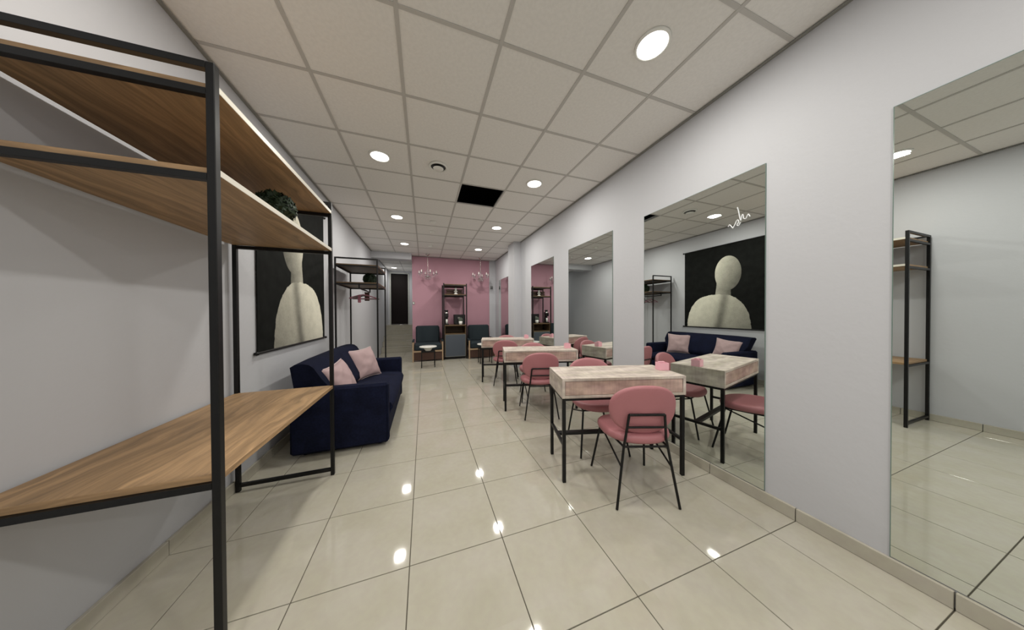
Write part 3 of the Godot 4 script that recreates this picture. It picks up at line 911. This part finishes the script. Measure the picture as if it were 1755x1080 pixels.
	for s in strokes:
		var cv := Curve3D.new()
		for k in s.size():
			var here := Vector2(s[k][0], s[k][1])
			var a: Vector2 = Vector2(s[maxi(k - 1, 0)][0], s[maxi(k - 1, 0)][1])
			var b: Vector2 = Vector2(s[mini(k + 1, s.size() - 1)][0], s[mini(k + 1, s.size() - 1)][1])
			var tg := (b - a) / 6.0
			cv.add_point(Vector3(0, here.y, -here.x), Vector3(0, -tg.y, tg.x), Vector3(0, tg.y, -tg.x))
		var pts := []
		for p in cv.tessellate(3, 6): pts.append(p)
		part(dec, "stroke", MB.new().tube(pts, 0.0028, 6), M.vinyl)

	# --- furniture, largest first
	make_sofa()
	make_shelf_desk()
	var tb := make_table("nearest washed wood table with black legs, in front of the first mirror", P(1.525, 0, 1.765), -0.255)
	copy(tb, P(1.528, 0, 3.255), -0.255, "middle washed wood table with black legs, between the two other tables")
	copy(tb, P(1.548, 0, 4.745), -0.262, "furthest washed wood table with black legs, next to the third mirror")
	var ch := make_chair("nearest pink chair, its oval back to the camera, at the first table", P(1.4685, 0, 1.498), -0.33)
	copy(ch, P(1.595, 0, 2.085), PI - 0.285, "pink chair facing the camera behind the nearest table")
	copy(ch, P(1.407, 0, 3.003), -0.262, "pink chair with its oval back to the camera at the middle table")
	copy(ch, P(1.61, 0, 3.57), PI - 0.28, "pink chair facing the camera behind the middle table")
	copy(ch, P(1.44, 0, 4.498), -0.35, "pink chair with its oval back to the camera at the furthest table")
	copy(ch, P(1.64, 0, 5.06), PI - 0.28, "pink chair facing the camera behind the furthest table")
	make_rack()
	make_cabinet()
	var ar := make_armchair("grey armchair with beech sides, left of the bar shelf", P(0.095, 0, 7.52))
	copy(ar, P(1.58, 0, 7.46), 0.0, "grey armchair with beech sides, right of the bar shelf")
	var co := make_coffee_table("white topped coffee table in front of the left armchair", P(0.085, 0, 6.48))
	copy(co, P(1.50, 0, 6.48), 0.0, "white topped coffee table half hidden behind the furthest pink table")

	# --- wall hanging over the sofa
	var wh := thing("wall_hanging", "charcoal wall hanging printed with a pale stone figure above the sofa", "wall hanging", P(XL + 0.012, 0, 3.45))
	var cl := MB.new().box(Vector3(0, 1.81, 0), Vector3(0.006, 1.66, 1.5), 0.0)
	var st := SurfaceTool.new()
	st.begin(Mesh.PRIMITIVE_TRIANGLES)
	for k in cl.v.size():
		var q := cl.v[k]
		st.set_smooth_group(0xFFFFFFFF)
		st.set_uv(Vector2(0.5 - q.z / 1.5, 1.0 - (q.y - 0.98) / 1.66))
		st.add_vertex(q)
	st.generate_normals()
	put(wh, "cloth", st.commit(), M.print)
	for y in [0.975, 2.645]:
		part(wh, "hanging_rod", MB.new().tube([Vector3(0.004, y, -0.77), Vector3(0.004, y, 0.77)], 0.011, 10), M.black)
		for s in [-1.0, 1.0]:
			part(wh, "rod_end", MB.new().lathe([[0.001, -0.016], [0.016, -0.01], [0.018, 0.0], [0.016, 0.01], [0.001, 0.016]], 12, Vector3(0.006, y, s * 0.775)), M.black)

	# --- ceiling fittings
	var v := thing("ceiling_vent", "round white ceiling vent beside the missing ceiling tile", "vent", P(0.166, HC, 3.02), 0.0, "round ceiling fittings")
	part(v, "collar", MB.new().lathe([[0.078, 0.004], [0.098, 0.004], [0.105, -0.006], [0.098, -0.016], [0.084, -0.014], [0.078, 0.004]], 32, Vector3.ZERO, 1, false), M.white)
	part(v, "valve_disc", MB.new().lathe([[0.001, -0.016], [0.045, -0.018], [0.058, -0.024], [0.05, -0.03], [0.001, -0.033]], 32), M.white)
	part(v, "throat_shade", MB.new().lathe([[0.001, 0.003], [0.081, 0.003], [0.081, -0.007], [0.001, -0.007]], 24), M.black_plastic)  # black disc paints the shadow inside the vent ring
	part(v, "spindle", MB.new().lathe([[0.01, -0.006], [0.01, -0.018]], 10), M.white)
	for q in [[4.86, "nearest of three small round ceiling sensors down the middle"], [5.46, "middle of three small round ceiling sensors down the middle"], [6.62, "furthest of three small round ceiling sensors down the middle"]]:
		var s := thing("smoke_sensor", q[1], "sensor", P(0.166, HC, q[0]), 0.0, "round ceiling fittings")
		part(s, "base", MB.new().lathe([[0.055, 0.003], [0.055, -0.012], [0.05, -0.016]], 24), M.white)
		part(s, "cap", MB.new().lathe([[0.042, -0.016], [0.042, -0.028], [0.03, -0.036], [0.001, -0.038]], 24), M.white)
	var cd := make_chandelier("small crystal chandelier hanging left of the bar shelf", P(0.106, HC - 0.002, 7.58))
	copy(cd, P(1.627, HC - 0.002, 7.58), 0.35, "small crystal chandelier hanging right of the bar shelf")

	# --- small things
	var ho := make_holder("pink desk box on the nearest table beside the first mirror", P(1.965, 0.8015, 1.655), -0.255)
	copy(ho, P(1.92, 0.8015, 3.13), -0.255, "pink desk box on the middle table")
	copy(ho, P(1.90, 0.8015, 4.61), -0.262, "pink desk box on the furthest table")
	var sw := thing("light_switch", "grey light switch on the left edge of the pink wall", "switch", P(-0.29, 1.6, DB))
	part(sw, "plate", MB.new().box(Vector3(0, 0, 0.006), Vector3(0.06, 0.085, 0.01), 0.002), M.grey)
	part(sw, "rocker", MB.new().box(Vector3(0, 0, 0.013), Vector3(0.035, 0.05, 0.006), 0.002, Basis(Vector3.RIGHT, 0.08)), M.white)
	var th := thing("thermostat", "small grey thermostat box high in the corner beside the pink wall", "thermostat", P(2.06, 2.12, DB - 0.02))
	part(th, "case", MB.new().box(Vector3(0, 0, 0.016), Vector3(0.08, 0.10, 0.03), 0.006), M.grey)
	part(th, "dial", MB.new().lathe([[0.001, 0.0], [0.02, 0.0], [0.02, 0.008], [0.001, 0.008]], 16, Vector3(0, 0, 0)), M.slate)
	th.get_child(1).rotation.x = PI / 2
	th.get_child(1).position = Vector3(0, -0.015, 0.03)
